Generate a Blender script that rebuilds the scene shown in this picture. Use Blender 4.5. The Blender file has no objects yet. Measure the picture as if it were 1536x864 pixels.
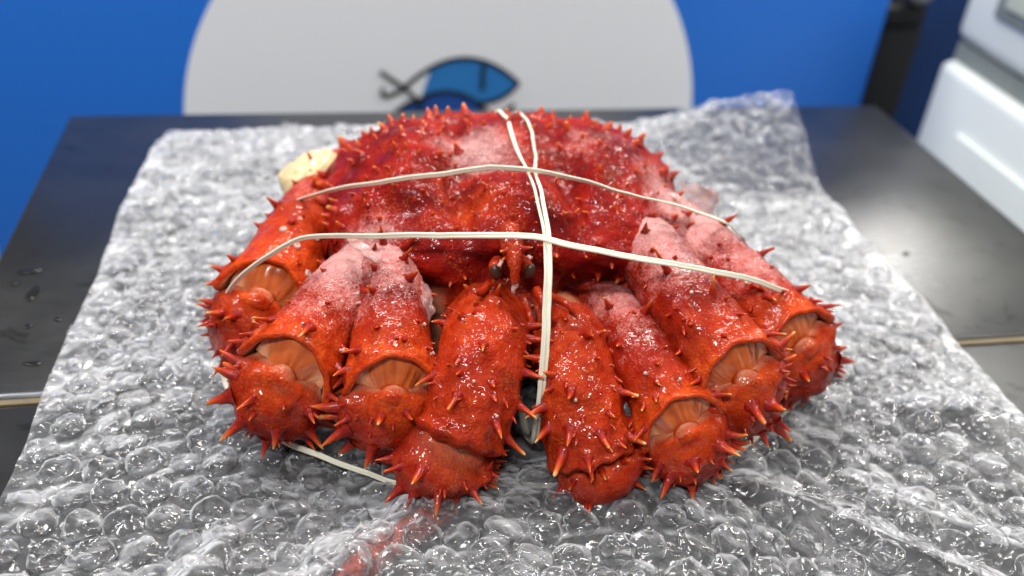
import bpy, math, random
import numpy as np
from mathutils import Matrix, Vector

random.seed(7); rng = np.random.default_rng(7)
sc = bpy.context.scene
COL = sc.collection
V = lambda *a: np.array(a, float)
nrm = lambda v: v / (np.linalg.norm(v) + 1e-12)

# ------------------------------------------------------------------ camera
cam_d = bpy.data.cameras.new('camera'); cam = bpy.data.objects.new('camera', cam_d); COL.objects.link(cam)
cam.matrix_world = Matrix(((0.9831, 0.0461, -0.1770, 0.0), (-0.1717, 0.5661, -0.8063, 0.0),
                           (0.0630, 0.8231, 0.5644, 0.34), (0, 0, 0, 1)))
cam_d.sensor_width = 36.0; cam_d.lens = 33.1
cam_d.clip_start = 0.01; cam_d.clip_end = 50
cam_d.dof.use_dof = True; cam_d.dof.focus_distance = 0.425; cam_d.dof.aperture_fstop = 4.6
sc.camera = cam
# ------------------------------------------------------------------ world, lights, exposure
w = bpy.data.worlds.new('World'); sc.world = w; w.use_nodes = True
w.node_tree.nodes['Background'].inputs[0].default_value = (0.95, 0.97, 1.0, 1)
w.node_tree.nodes['Background'].inputs[1].default_value = 0.15
def area(name, loc, target, sx, sy, watts, col=(1, 1, 1)):
    l = bpy.data.lights.new(name, 'AREA'); l.shape = 'RECTANGLE'; l.size = sx; l.size_y = sy; l.energy = watts; l.color = col
    o = bpy.data.objects.new(name, l); COL.objects.link(o); o.location = loc
    o.rotation_euler = (Vector(target) - Vector(loc)).to_track_quat('-Z', 'Y').to_euler()
    return o
area('ceiling_or_fill_lamp', (0.2, 1.45, 1.75), (0.1, 0.42, 0), 1.2, 0.28, 40, (1.0, 0.97, 0.92))
area('ceiling_or_fill_lamp', (-1.1, 0.75, 1.7), (0.1, 0.42, 0), 0.1, 0.9, 19, (0.97, 0.98, 1.0))  # added side light: glints on the shell, lifts the counter and freezer faces
area('ceiling_or_fill_lamp', (1.3, 0.35, 1.7), (0.1, 0.42, 0), 0.1, 0.9, 20, (1.0, 0.95, 0.88))  # added light from the other side, for glints and modelling on the shell
area('ceiling_or_fill_lamp', (-0.55, -0.65, 1.75), (0.1, 0.8, 0), 0.9, 0.12, 35, (1.0, 0.99, 0.98))  # added front fill, brightens the blue counter panel and the crab's front
area('ceiling_or_fill_lamp', (2.4, 2.8, 1.55), (0.3, 0.5, 0), 0.35, 0.22, 11, (1.0, 0.96, 0.9))
area('ceiling_or_fill_lamp', (2.0, 2.05, 1.55), (0.3, 0.5, 0), 0.35, 0.22, 9, (1.0, 0.96, 0.9))
sc.view_settings.view_transform = 'Standard'; sc.view_settings.look = 'None'
sc.view_settings.exposure = 0.0; sc.view_settings.gamma = 1.0
sc.cycles.use_denoising = True; sc.cycles.use_adaptive_sampling = True; sc.cycles.adaptive_threshold = .025
sc.cycles.max_bounces = 10; sc.cycles.transparent_max_bounces = 24; sc.cycles.caustics_reflective = False; sc.cycles.caustics_refractive = False
sc.cycles.sample_clamp_indirect = 6.0

# ------------------------------------------------------------------ helpers
def hash3(i, j, k, seed):
    h = (i * 374761393 + j * 668265263 + k * 2147483647 + seed * 1274126177) & 0xffffffff
    h = ((h ^ (h >> 13)) * 1274126177) & 0xffffffff
    h = h ^ (h >> 16)
    return (h & 0xffff) / 32767.5 - 1.0
def vnoise(p, seed=0):
    p = np.asarray(p, float); f = np.floor(p).astype(np.int64); r = p - f; r = r * r * (3 - 2 * r)
    out = 0
    for a in (0, 1):
        for b in (0, 1):
            for c in (0, 1):
                wgt = (r[..., 0] if a else 1 - r[..., 0]) * (r[..., 1] if b else 1 - r[..., 1]) * (r[..., 2] if c else 1 - r[..., 2])
                out = out + wgt * hash3(f[..., 0] + a, f[..., 1] + b, f[..., 2] + c, seed)
    return out
def fbm(p, seed=0, o=3):
    s = 0; a = 1.0
    for q in range(o):
        s = s + a * vnoise(np.asarray(p) * 2 ** q, seed + q * 17); a *= .5
    return s
def mesh_obj(name, verts, faces, mat, parent=None, smooth=True, attrs=None, mesh=None):
    me = bpy.data.meshes.new(name)
    me.from_pydata([tuple(map(float, v)) for v in verts], [], faces)
    if smooth: me.polygons.foreach_set('use_smooth', [True] * len(me.polygons))
    if attrs:
        for k, a in attrs.items():
            at = me.attributes.new(k, 'FLOAT', 'POINT'); at.data.foreach_set('value', np.asarray(a, np.float32).ravel())
    me.materials.append(mat); me.update()
    return link(name, me, parent)
def link(name, me, parent=None):
    o = bpy.data.objects.new(name, me); COL.objects.link(o)
    if parent is not None:
        o.parent = parent
        if parent.type == 'EMPTY': o.matrix_parent_inverse = Matrix.Translation(-Vector(parent.location))
    return o
def tag(o, label, cat, group=None):
    o['label'] = label; o['category'] = cat
    if group: o['group'] = group
    return o
def empty(name, loc, label, cat, group=None):
    o = bpy.data.objects.new(name, None); COL.objects.link(o); o.location = loc; o.empty_display_size = .02
    return tag(o, label, cat, group)
def grid_faces(nt, nth, wrap=True, off=0):
    F = []
    n2 = nth if wrap else nth - 1
    for i in range(nt - 1):
        for j in range(n2):
            k = (j + 1) % nth
            F.append((off + i * nth + j, off + i * nth + k, off + (i + 1) * nth + k, off + (i + 1) * nth + j))
    return F
def catmull(P, n, closed=False):
    P = np.asarray(P, float); m = len(P)
    if closed: Q = np.vstack([P[-1], P, P[0], P[1]]); segs = m
    else: Q = np.vstack([2 * P[0] - P[1], P, 2 * P[-1] - P[-2]]); segs = m - 1
    ts = np.linspace(0, segs, n, endpoint=not closed); i = np.minimum(ts.astype(int), segs - 1); t = (ts - i)[:, None]
    p0, p1, p2, p3 = Q[i], Q[i + 1], Q[i + 2], Q[i + 3]
    return .5 * (2 * p1 + (p2 - p0) * t + (2 * p0 - 5 * p1 + 4 * p2 - p3) * t ** 2 + (3 * p1 - p0 - 3 * p2 + p3) * t ** 3)
def tangents(C, closed=False):
    T = (np.roll(C, -1, 0) - np.roll(C, 1, 0)) if closed else np.gradient(C, axis=0)
    return T / (np.linalg.norm(T, axis=1)[:, None] + 1e-12)
def frames(C, up, closed=False):
    T = tangents(C, closed); U = np.zeros_like(C); u = np.asarray(up, float)
    for i, t in enumerate(T):
        u = nrm(u - t * (u @ t)); U[i] = u
    return T, U, np.cross(T, U)
def box(name, lo, hi, mat, parent=None, bev=0.0, seg=3):
    import bmesh
    bm = bmesh.new(); bmesh.ops.create_cube(bm, size=1)
    lo = np.array(lo); hi = np.array(hi)
    for v in bm.verts: v.co = Vector((lo + hi) / 2 + np.array(v.co) * (hi - lo))
    if bev: bmesh.ops.bevel(bm, geom=list(bm.edges), offset=bev, segments=seg, affect='EDGES', profile=.5)
    me = bpy.data.meshes.new(name); bm.to_mesh(me); bm.free(); me.materials.append(mat)
    me.polygons.foreach_set('use_smooth', [bev > 0] * len(me.polygons))
    o = link(name, me, parent)
    if bev:
        me.set_sharp_from_angle(angle=math.radians(40))
    return o

# ------------------------------------------------------------------ materials
class MB:
    def __init__(s, name):
        s.m = bpy.data.materials.new(name); s.m.use_nodes = True; s.t = s.m.node_tree; s.N = s.t.nodes; s.L = s.t.links
        s.b = s.N['Principled BSDF']; s.out = s.N['Material Output']
    def n(s, typ, **kw):
        x = s.N.new('ShaderNode' + typ)
        for k, v in kw.items():
            if k.startswith('i_'):
                key = k[2:]; x.inputs[int(key) if key.isdigit() else key].default_value = v
            else: setattr(x, k, v)
        return x
    def l(s, a, b): s.L.new(a, b)
    def coord(s, kind='Object'): return s.n('TexCoord').outputs[kind]
    def noise(s, scale, detail=3, rough=.55, vec=None, dist=0):
        x = s.n('TexNoise'); x.inputs['Scale'].default_value = scale; x.inputs['Detail'].default_value = detail
        x.inputs['Roughness'].default_value = rough; x.inputs['Distortion'].default_value = dist
        s.l(vec if vec is not None else s.coord(), x.inputs['Vector']); return x.outputs['Fac']
    def voro(s, scale, feature='F1', vec=None, rnd=1.0):
        x = s.n('TexVoronoi', feature=feature); x.inputs['Scale'].default_value = scale
        x.inputs['Randomness'].default_value = rnd
        s.l(vec if vec is not None else s.coord(), x.inputs['Vector']); return x
    def ramp(s, fac, stops, interp='LINEAR'):
        x = s.n('ValToRGB'); x.color_ramp.interpolation = interp; e = x.color_ramp.elements
        while len(e) > len(stops): e.remove(e[-1])
        while len(e) < len(stops): e.new(1.0)
        for q, (p, c) in zip(e, stops):
            q.position = p; q.color = (c, c, c, 1) if not isinstance(c, tuple) else c + (1,)
        s.l(fac, x.inputs['Fac']); return x.outputs['Color']
    def mix(s, fac, a, b, blend='MIX'):
        x = s.n('Mix', data_type='RGBA', blend_type=blend)
        for sock, val in ((x.inputs[0], fac), (x.inputs[6], a), (x.inputs[7], b)):
            if hasattr(val, 'links') or hasattr(val, 'is_linked'): s.l(val, sock)
            else: sock.default_value = val if isinstance(val, (int, float)) else tuple(val) + (1,) * (4 - len(val))
        return x.outputs[2]
    def math(s, op, a, b=0.0, clamp=False):
        x = s.n('Math', operation=op, use_clamp=clamp)
        for sock, val in zip(x.inputs, (a, b)):
            if hasattr(val, 'is_linked'): s.l(val, sock)
            else: sock.default_value = val
        return x.outputs[0]
    def attr(s, name): return s.n('Attribute', attribute_name=name).outputs['Fac']
    def bump(s, h, strength, dist, prev=None):
        x = s.n('Bump'); x.inputs['Strength'].default_value = strength; x.inputs['Distance'].default_value = dist
        s.l(h, x.inputs['Height'])
        if prev is not None: s.l(prev, x.inputs['Normal'])
        return x.outputs['Normal']
    def set(s, **kw):
        for k, v in kw.items():
            sock = s.b.inputs[k.replace('_', ' ')]
            if hasattr(v, 'is_linked'): s.l(v, sock)
            else: sock.default_value = v if isinstance(v, (int, float)) else tuple(v) + (1,) * (4 - len(v)) if sock.type == 'RGBA' else v
        return s

def mat_shell():
    m = MB('crab_shell')
    n1 = m.noise(45, 4); n2 = m.noise(210, 3); n3 = m.noise(900, 2)
    red = m.mix(m.ramp(n1, [(.35, 0.0), (.66, 1.0)]), (.125, .0030, .0026), (.30, .0085, .0040))
    org = m.mix(m.ramp(n2, [(.3, 0.0), (.7, 1.0)]), (.36, .019, .0030), (.54, .062, .0065))
    of = m.math('ADD', m.attr('orange'), m.math('MULTIPLY', m.math('SUBTRACT', n1, .5), .7), True)
    c = m.mix(of, red, org)
    # pale pores in rows on the shell
    vo = m.voro(620, 'F1'); pore = m.ramp(vo.outputs['Distance'], [(.18, 1.0), (.42, 0.0)])
    pmask = m.math('MULTIPLY', pore, m.math('MULTIPLY', m.ramp(m.noise(60, 2), [(.48, 0.0), (.62, 1.0)]), .35))
    c = m.mix(pmask, c, (.62, .16, .03))
    c = m.mix(m.attr('pale'), c, (.62, .34, .20))
    # frost: rime grown in patches, with a granular edge
    fn = m.math('ADD', m.attr('frost'), m.math('MULTIPLY', m.math('SUBTRACT', m.math('ADD', m.math('MULTIPLY', n1, .5), m.math('ADD', m.math('MULTIPLY', n2, .5), m.math('MULTIPLY', n3, .65))), .82), 1.5))
    ff = m.ramp(fn, [(.30, 0.0), (1.05, 1.0)])
    c = m.mix(m.math('MULTIPLY', ff, .66), c, (.70, .41, .39))
    # tiny ice crystals
    v2 = m.voro(480, 'F1'); cr = m.ramp(v2.outputs['Distance'], [(.10, 1.0), (.2, 0.0)])
    crm = m.math('MULTIPLY', cr, m.ramp(m.noise(85, 2), [(.50, 0.0), (.62, 1.0)]))
    c = m.mix(m.math('MULTIPLY', crm, .13), c, (.8, .62, .58))
    rough = m.math('ADD', m.mix(ff, m.ramp(n2, [(.3, .34), (.75, .52)]), (.55, .55, .55)), m.math('MULTIPLY', m.attr('dull'), .16))
    nb = m.bump(n2, .55, .0014)
    nb = m.bump(m.math('SUBTRACT', n3, m.math('MULTIPLY', vo.outputs['Distance'], .8)), .6, .0006, nb)
    nb = m.bump(m.math('ADD', crm, m.math('MULTIPLY', ff, m.noise(1700, 2))), .55, .0006, nb)
    m.set(Base_Color=c, Roughness=rough, Normal=nb, Coat_Weight=m.math('MULTIPLY', m.math('MULTIPLY', m.ramp(m.noise(70, 2), [(.38, .12), (.62, 1.0)]), m.math('SUBTRACT', 1.0, m.math('MULTIPLY', ff, .8))), m.math('SUBTRACT', .65, m.math('MULTIPLY', m.attr('dull'), .3))), Coat_Roughness=.05, Subsurface_Weight=.08, Subsurface_Scale=.004)
    m.b.inputs['Subsurface Radius'].default_value = (1.0, .25, .12)
    m.b.inputs['Specular IOR Level'].default_value = .06
    cb = m.bump(m.math('ADD', m.noise(290, 1), m.math('MULTIPLY', n3, .03)), .75, .00135)
    m.l(cb, m.b.inputs['Coat Normal'])
    return m.m
def mat_spine():
    m = MB('spine_shell')
    rnd = m.n('ObjectInfo').outputs['Random']
    z = m.math('ADD', m.attr('along'), m.math('MULTIPLY', m.math('SUBTRACT', rnd, .6), .35))
    c = m.ramp(z, [(.05, (.24, .0085, .0040)), (.45, (.38, .024, .0050)), (.80, (.54, .095, .011)), (1.0, (.68, .34, .11))])
    m.set(Base_Color=c, Roughness=.28, Coat_Weight=.25, Coat_Roughness=.08, Subsurface_Weight=.15, Subsurface_Scale=.003,
          Normal=m.bump(m.noise(9, 3), .25, .02))
    m.b.inputs['Specular IOR Level'].default_value = .15
    m.b.inputs['Subsurface Radius'].default_value = (1.0, .3, .12)
    return m.m
def mat_membrane():
    m = MB('joint_membrane')
    st = m.attr('stripe')
    n = m.noise(160, 3)
    f = m.math('ADD', m.math('MULTIPLY', m.ramp(st, [(0, 0.0), (1, 1.0)]), .55), m.math('MULTIPLY', n, .6), True)
    c = m.mix(f, (.30, .030, .005), (.64, .155, .030))
    c = m.mix(m.attr('pale'), c, (.74, .42, .23))
    m.set(Base_Color=c, Roughness=.22, Coat_Weight=.7, Coat_Roughness=.06, Subsurface_Weight=.25, Subsurface_Scale=.005,
          Normal=m.bump(m.math('ADD', st, n), .35, .0006))
    return m.m
def mat_simple(name, col, rough=.5, metal=0., coat=0., bump=None, var=.25, vscale=60, sss=0., spec=.5):
    m = MB(name)
    n = m.noise(vscale, 4)
    d = tuple(x * (1 - var) for x in col)
    m.set(Base_Color=m.mix(n, d, col), Roughness=rough, Metallic=metal, Coat_Weight=coat, Subsurface_Weight=sss, Subsurface_Scale=.004)
    m.b.inputs['Specular IOR Level'].default_value = spec
    if bump: m.set(Normal=m.bump(m.noise(bump[0], 3), bump[1], bump[2]))
    return m.m
def mat_ice():
    m = MB('pink_ice')
    n = m.noise(300, 4)
    m.set(Base_Color=m.mix(n, (.50, .19, .17), (.74, .50, .46)), Roughness=.28, Coat_Weight=.3, Alpha=m.ramp(m.noise(90, 3), [(.3, .2), (.75, .65)]),
          Normal=m.bump(m.noise(500, 3), .5, .001))
    return m.m
def mat_film(name, op_face, op_graze, scale, crease, rough):
    """clear polythene: milky scatter grows with the path through the film, plus a gloss with creases"""
    m = MB(name); m.N.remove(m.b)
    co = m.n('VectorMath', operation='ADD'); m.l(m.coord(), co.inputs[0]); m.l(m.n('ObjectInfo').outputs['Random'], co.inputs[1]); co = co.outputs[0]
    warp = m.n('TexNoise'); warp.inputs['Scale'].default_value = scale * .5; warp.inputs['Detail'].default_value = 1; m.l(co, warp.inputs['Vector'])
    wv = m.n('VectorMath', operation='MULTIPLY_ADD'); m.l(warp.outputs['Color'], wv.inputs[0]); wv.inputs[1].default_value = (1.1 / scale,) * 3; m.l(co, wv.inputs[2])
    vc = m.voro(scale, 'F1', wv.outputs[0]).outputs['Distance']
    n = m.noise(scale * .35, 2, .5, co)
    nb = m.bump(m.math('ADD', vc, m.math('MULTIPLY', n, .8)), crease, .0045)
    lf = m.n('LayerWeight'); lf.inputs[0].default_value = .5
    mr = m.n('MapRange'); mr.inputs[3].default_value = op_face; mr.inputs[4].default_value = op_graze; mr.inputs[1].default_value = .27; mr.inputs[2].default_value = .54
    m.l(lf.outputs['Facing'], mr.inputs[0])
    op = m.math('MULTIPLY', mr.outputs[0], m.ramp(n, [(.25, .75), (.75, 1.15)]), True)
    tr = m.n('BsdfTransparent'); tr.inputs[0].default_value = (.975, .975, .98, 1)
    df = m.n('BsdfDiffuse'); df.inputs[0].default_value = (.87, .88, .91, 1); m.l(nb, df.inputs['Normal'])
    tl = m.n('BsdfTranslucent'); tl.inputs[0].default_value = (.87, .88, .91, 1); m.l(nb, tl.inputs['Normal'])
    gl = m.n('BsdfGlossy'); gl.inputs['Roughness'].default_value = rough; m.l(nb, gl.inputs['Normal'])
    lw = m.n('LayerWeight'); lw.inputs[0].default_value = .30; m.l(nb, lw.inputs['Normal'])
    m1 = m.n('MixShader'); m1.inputs[0].default_value = .35; m.l(df.outputs[0], m1.inputs[1]); m.l(tl.outputs[0], m1.inputs[2])
    m2 = m.n('MixShader'); m.l(op, m2.inputs[0]); m.l(tr.outputs[0], m2.inputs[1]); m.l(m1.outputs[0], m2.inputs[2])
    m3 = m.n('MixShader'); m.l(m.math('ADD', m.math('MULTIPLY', lw.outputs['Fresnel'], .8), .02, True), m3.inputs[0]); m.l(m2.outputs[0], m3.inputs[1]); m.l(gl.outputs[0], m3.inputs[2])
    m.l(m3.outputs[0], m.out.inputs['Surface'])
    return m.m
def mat_steel():
    m = MB('dark_steel')
    co = m.coord()
    mp = m.n('Mapping'); mp.inputs['Scale'].default_value = (3, 60, 1); m.l(co, mp.inputs['Vector'])
    br = m.noise(18, 4, .6, mp.outputs[0]); big = m.noise(7, 4, .6, None, .6); sm = m.noise(38, 4, .65, None, .8)
    c = m.mix(big, (.05, .052, .057), (.15, .15, .15))
    stain = m.ramp(sm, [(.60, 0.0), (.68, 1.0)])
    c = m.mix(m.math('MULTIPLY', stain, .6), c, (.03, .03, .03))
    m.set(Base_Color=c, Metallic=.92, Roughness=m.mix(.5, m.ramp(big, [(.3, .20), (.7, .40)]), m.ramp(br, [(.3, .26), (.7, .40)])), Normal=m.bump(br, .12, .0006))
    m.b.inputs['Specular IOR Level'].default_value = .7
    return m.m

SHELL = mat_shell(); SPINE = mat_spine(); MEMB = mat_membrane(); ICE = mat_ice()
BARN = mat_simple('barnacle_white', (.62, .38, .33), .4, coat=.3, bump=(1500, .4, .0005))
EYE = mat_simple('eye_brown', (.050, .024, .012), .35, coat=.12, vscale=500)
MEAT = mat_simple('pale_meat', (.78, .62, .34), .5, coat=.3, bump=(120, .4, .002), vscale=40, sss=.3)
GUT = mat_simple('dark_flesh', (.12, .008, .006), .4, coat=.4, bump=(220, .6, .002))
RUBBER = mat_simple('cream_rubber', (.78, .75, .60), .5, bump=(700, .2, .0003), var=.12, vscale=120)
STEEL = mat_steel()
SEAM = mat_simple('seam_sealant', (.20, .15, .08), .6, vscale=50, var=.6, bump=(200, .4, .001))
BLUE = mat_simple('blue_print', (.012, .155, .64), .45, var=.08, vscale=3)
WHITE = mat_simple('white_print', (.84, .86, .90), .5, var=.04, vscale=4)
FISHL = mat_simple('light_blue_print', (.022, .19, .52), .5, var=.05)
FISHD = mat_simple('deep_blue_print', (.012, .075, .33), .5, var=.05)
INK = mat_simple('black_print', (.012, .013, .015), .5)
BLACK = mat_simple('black_plastic', (.012, .012, .012), .4)
NAVY = mat_simple('navy_panel', (.004, .035, .15), .45, var=.1, vscale=4)
ENAMEL = mat_simple('white_enamel', (.82, .86, .83), .3, coat=.3, var=.04, vscale=5)
ENAMEL2 = mat_simple('grey_white_panel', (.74, .78, .75), .4, var=.04, vscale=5)
PANE = mat_simple('frosted_pane', (.66, .70, .56), .3, var=.1, vscale=5)
GASKET = mat_simple('grey_gasket', (.28, .31, .29), .5)
FLOORM = mat_simple('floor_grey', (.22, .22, .22), .5, vscale=3)
WATER = MB('water_drop').set(Base_Color=(.012, .012, .012), Roughness=.03).m

# ------------------------------------------------------------------ setting: floor, steel tables, counter, freezer
fl = box('floor', (-3, -2, -.80), (3.5, 3.5, -.76), FLOORM); fl['kind'] = 'structure'
def steel_table(y0, y1, label):
    e = empty('steel_table', ((-.213 + .508) / 2, (y0 + y1) / 2, -.76), label, 'table', 'steel tables pushed together')
    box('table_top', (-.213, y0, -.035), (.508, y1, 0), STEEL, e, .004)
    for x in (-.18, .475):
        for y in (y0 + .04, y1 - .04):
            box('leg', (x - .018, y - .018, -.76), (x + .018, y + .018, -.036), STEEL, e, .003)
    return e
t1 = steel_table(.4075, .762, 'dark steel table in front of the blue counter panel')
box('edge_sealant', (-.208, .4035, -.02), (.503, .4074, -.0012), SEAM, t1)
steel_table(-.02, .4025, 'dark steel table butted against the other one along a brown seam')

ctr = empty('promotion_counter', (.1343, 1.1, -.76), 'bright blue counter front with white disc and two fish emblem', 'counter')
CX, CZ = .1305, -.137
box('front_panel', (-.39, 1.0, -.76), (.6455, 1.03, .27), BLUE, ctr, .004)
box('body', (-.385, 1.031, -.76), (.64, 1.35, .262), NAVY, ctr, .004)
def poly_plate(name, pts, y, th, mat, parent):
    n = len(pts); vs = [(p[0], y, p[1]) for p in pts] + [(p[0], y - th, p[1]) for p in pts]
    fs = [tuple(range(n, 2 * n))] + [(i, (i + 1) % n, n + (i + 1) % n, n + i) for i in range(n)]
    return mesh_obj(name, vs, fs, mat, parent, smooth=False)
ang = np.linspace(0, 2 * math.pi, 128, endpoint=False)
disc = poly_plate('white_disc', [(CX + .2935 * math.cos(a), CZ + .2935 * math.sin(a)) for a in ang], .9995, .001, WHITE, ctr)
# emblem: two fish, each the other turned by half a circle
def rot(p, fl): return [(2 * EX - x, 2 * EZ - z) for x, z in p] if fl else p
def bez(a, b, c, n=14): return [tuple((1 - t) ** 2 * np.array(a) + 2 * t * (1 - t) * np.array(b) + t * t * np.array(c)) for t in np.linspace(0, 1, n)]
S_ = .000765; EX, EZ = .1343, -.0990
def px(x, y): return (EX + (x - 680) * S_, EZ - (y - 150) * S_ * 1.08)
top = bez(px(607, 124), px(692, 45), px(777, 119)); nose = bez(px(777, 119), px(752, 150), px(716, 147), 8)
under = bez(px(716, 147), px(672, 118), px(632, 140), 10)
def stroke(name, pts, wd, y, parent):
    pts = np.array(pts); T = np.gradient(pts, axis=0); T /= np.linalg.norm(T, axis=1)[:, None] + 1e-9
    Nn = np.stack([-T[:, 1], T[:, 0]], 1) * wd / 2
    return poly_plate(name, [tuple(p) for p in np.vstack([pts + Nn, (pts - Nn)[::-1]])], y, .0008, INK, parent)
wdt = .0047
b1 = poly_plate('fish_body', top[3:] + nose[1:] + under[1:], .9983, .0008, FISHL, disc)
cheek = bez(px(578, 176), px(606, 141), px(640, 139)); belly = bez(px(740, 166), px(664, 251), px(578, 176))
b2 = poly_plate('fish_body', cheek + under[::-1][1:] + belly[:-1], .9981, .0008, FISHD, disc)
for b_, strokes in ((b1, (top + nose[1:], under, [px(572, 101), px(590, 113), px(607, 124), px(632, 148)], [px(607, 124), px(592, 133), px(576, 137)], [px(574, 124), px(576, 137)], [px(722, 92), px(722, 128)])),
                    (b2, (cheek, belly, [px(716, 147), px(745, 170), px(782, 196)], [px(772, 149), px(760, 158), px(745, 170)], [px(628, 146), px(630, 180)]))):
    for k_, q_ in enumerate(strokes): stroke('outline', q_, wdt, .9972 - .0002 * k_ - .0013 * (b_ is b2), b_)

post = empty('stand_post', (.70, 1.07, -.76), 'black upright post standing between blue counter and white freezer', 'post')
box('post', (.675, 1.05, -.76), (.735, 1.10, -.02), BLACK, post, .008)
box('collar', (.668, 1.043, -.022), (.728, 1.108, .004), BLACK, post, .006)
box('knob', (.695, 1.03, .006), (.725, 1.06, .05), GASKET, post, .012)
nv = box('partition_panel', (.66, 1.16, -.76), (1.2, 1.19, .4), NAVY, None, .003)
tag(nv, 'dark navy blue partition panel behind the black post', 'panel')

frz = empty('chest_freezer', (1.0, .5, -.76), 'white freezer with rounded rim and frosted side window beside the table', 'freezer')
cab = box('cabinet', (.678, .0, -.76), (1.3, .925, -.016), ENAMEL, frz, .012, 4)
box('side_panel', (.672, .05, -.6), (.6775, .85, -.075), ENAMEL2, cab, .002)
frm = box('rim_frame', (.683, .0, .006), (1.3, .925, .19), ENAMEL, frz, .016, 4)
box('gasket', (.690, .006, -.0155), (1.29, .918, .0055), GASKET, frz)
box('window_gasket', (.679, .05, .052), (.6825, .865, .16), GASKET, frm, .001)
box('window_pane', (.6765, .065, .065), (.6788, .85, .15), PANE, frm, .001)

# ------------------------------------------------------------------ the crab
crab = empty('king_crab', (.09, .42, 0), 'frozen red king crab with folded spiny legs, bound with cream rubber bands', 'crab')
# a few spine shapes shared by all spines
PROF = [(-.12, 1.28), (.0, 1.02), (.09, .83), (.22, .68), (.42, .52), (.63, .37), (.81, .24), (.94, .13), (1.0, .04)]
SPD = []; TUB = {}
def spine_mesh(cv, seed, blunt=0.):
    r = np.random.default_rng(seed); ns = 9; vs = []
    for h, q in PROF:
        q = q if not blunt else (q if h < .5 else max(q, blunt * (1 - max(0, h - .9) * 6)))
        for j in range(ns):
            a = 2 * math.pi * j / ns
            k = q * (1 + .10 * r.standard_normal())
            vs.append((k * math.cos(a) + cv * max(h, 0) ** 2, k * math.sin(a), h))
    fs = grid_faces(len(PROF), ns) + [tuple(range((len(PROF) - 1) * ns, len(PROF) * ns))]
    SPD.append((np.array(vs), fs, np.repeat([h for h, _ in PROF], ns)))
    me = bpy.data.meshes.new('spine'); me.from_pydata(vs, [], fs); at = me.attributes.new('along', 'FLOAT', 'POINT'); at.data.foreach_set('value', SPD[-1][2].astype(np.float32)); me.polygons.foreach_set('use_smooth', [True] * len(fs)); me.materials.append(SPINE)
    return me
SPM = [spine_mesh(c, i) for i, c in enumerate((0, .25, .6, -.3, .9, .4))] + [spine_mesh(.2, 9, .36), spine_mesh(-.2, 10, .32)]
def add_spine(parent, p, d, ln, rad, bend=None, var=None):
    rad *= 1.35 if ln > .0062 else 1.15
    d = nrm(np.asarray(d, float)); b = np.asarray(bend if bend is not None else (0, 0, -1), float)
    x = b - d * (b @ d); x = nrm(x if np.linalg.norm(x) > 1e-4 else np.cross(d, (1, .3, .2))); y = np.cross(d, x)
    vi = random.randrange(8) if var is None else var
    if ln < .0052 and var is None:
        TUB.setdefault(parent.name, [parent, [], [], []]); q = TUB[parent.name]; off = len(q[1])
        vv_, ff_, al_ = SPD[vi]
        q[1].extend(vv_ @ np.stack([x * rad, y * rad, d * ln]) + np.asarray(p)); q[2].extend(tuple(k + off for k in f) for f in ff_); q[3].extend(al_ * .9)
        return None
    o = link('spine', SPM[vi], parent)
    m = Matrix(((x[0] * rad, y[0] * rad, d[0] * ln, p[0]), (x[1] * rad, y[1] * rad, d[1] * ln, p[1]), (x[2] * rad, y[2] * rad, d[2] * ln, p[2]), (0, 0, 0, 1)))
    o.matrix_basis = m
    return o
def barnacle(parent, p, d, r=.0013, h=.0016):
    d = nrm(np.asarray(d, float)); x = nrm(np.cross(d, (.3, .8, .1))); y = np.cross(d, x); vs = []; n = 10
    rad = [(0, r * 1.15), (h * .8, r), (h, r * .8), (h * .9, r * .55), (h * .35, r * .4)]
    for z, q in rad:
        for j in range(n):
            a = 2 * math.pi * j / n; k = q * random.uniform(.85, 1.15); vs.append(p + d * (z - .0003) + x * k * math.cos(a) + y * k * math.sin(a))
    return mesh_obj('barnacle', vs, grid_faces(len(rad), n) + [tuple(range(4 * n, 5 * n))], BARN, parent)
def icicle_bead(parent, p, d, ln=.004, r=.0010):
    d = nrm(np.asarray(d, float)); x = nrm(np.cross(d, (.3, .8, .1))); y = np.cross(d, x); vs = []; n = 8
    for z, q in [(0, .8), (.3, .6), (.6, .75), (.85, 1.0), (1.0, .55)]:
        for j in range(n):
            a = 2 * math.pi * j / n; vs.append(p + d * z * ln + (x * math.cos(a) + y * math.sin(a)) * r * q * random.uniform(.8, 1.2))
    return mesh_obj('ice_bead', vs, grid_faces(5, n) + [tuple(range(4 * n, 5 * n))], BARN, parent)

def grid_normals(G, wrap=True):
    du = np.gradient(G, axis=0)
    dv = (np.roll(G, -1, 1) - np.roll(G, 1, 1)) if wrap else np.gradient(G, axis=1)
    N = np.cross(dv, du); return N / (np.linalg.norm(N, axis=2)[..., None] + 1e-12)
def bumps(G, N, sp, k=.95):
    """raise the shell towards each spine's foot"""
    for s in sp:
        d2 = ((G - s['p']) ** 2).sum(2); b = s['r'] * 2.3
        G += N * (k * s['r'] * np.exp(-d2 / (b * b)))[..., None]
    return G
def patches(G, lst):
    a = np.zeros(G.shape[:2])
    for (c, r, s) in lst: a = np.maximum(a, s * np.exp(-((G - np.array(c)) ** 2).sum(2) / (r * r)))
    return a

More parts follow.
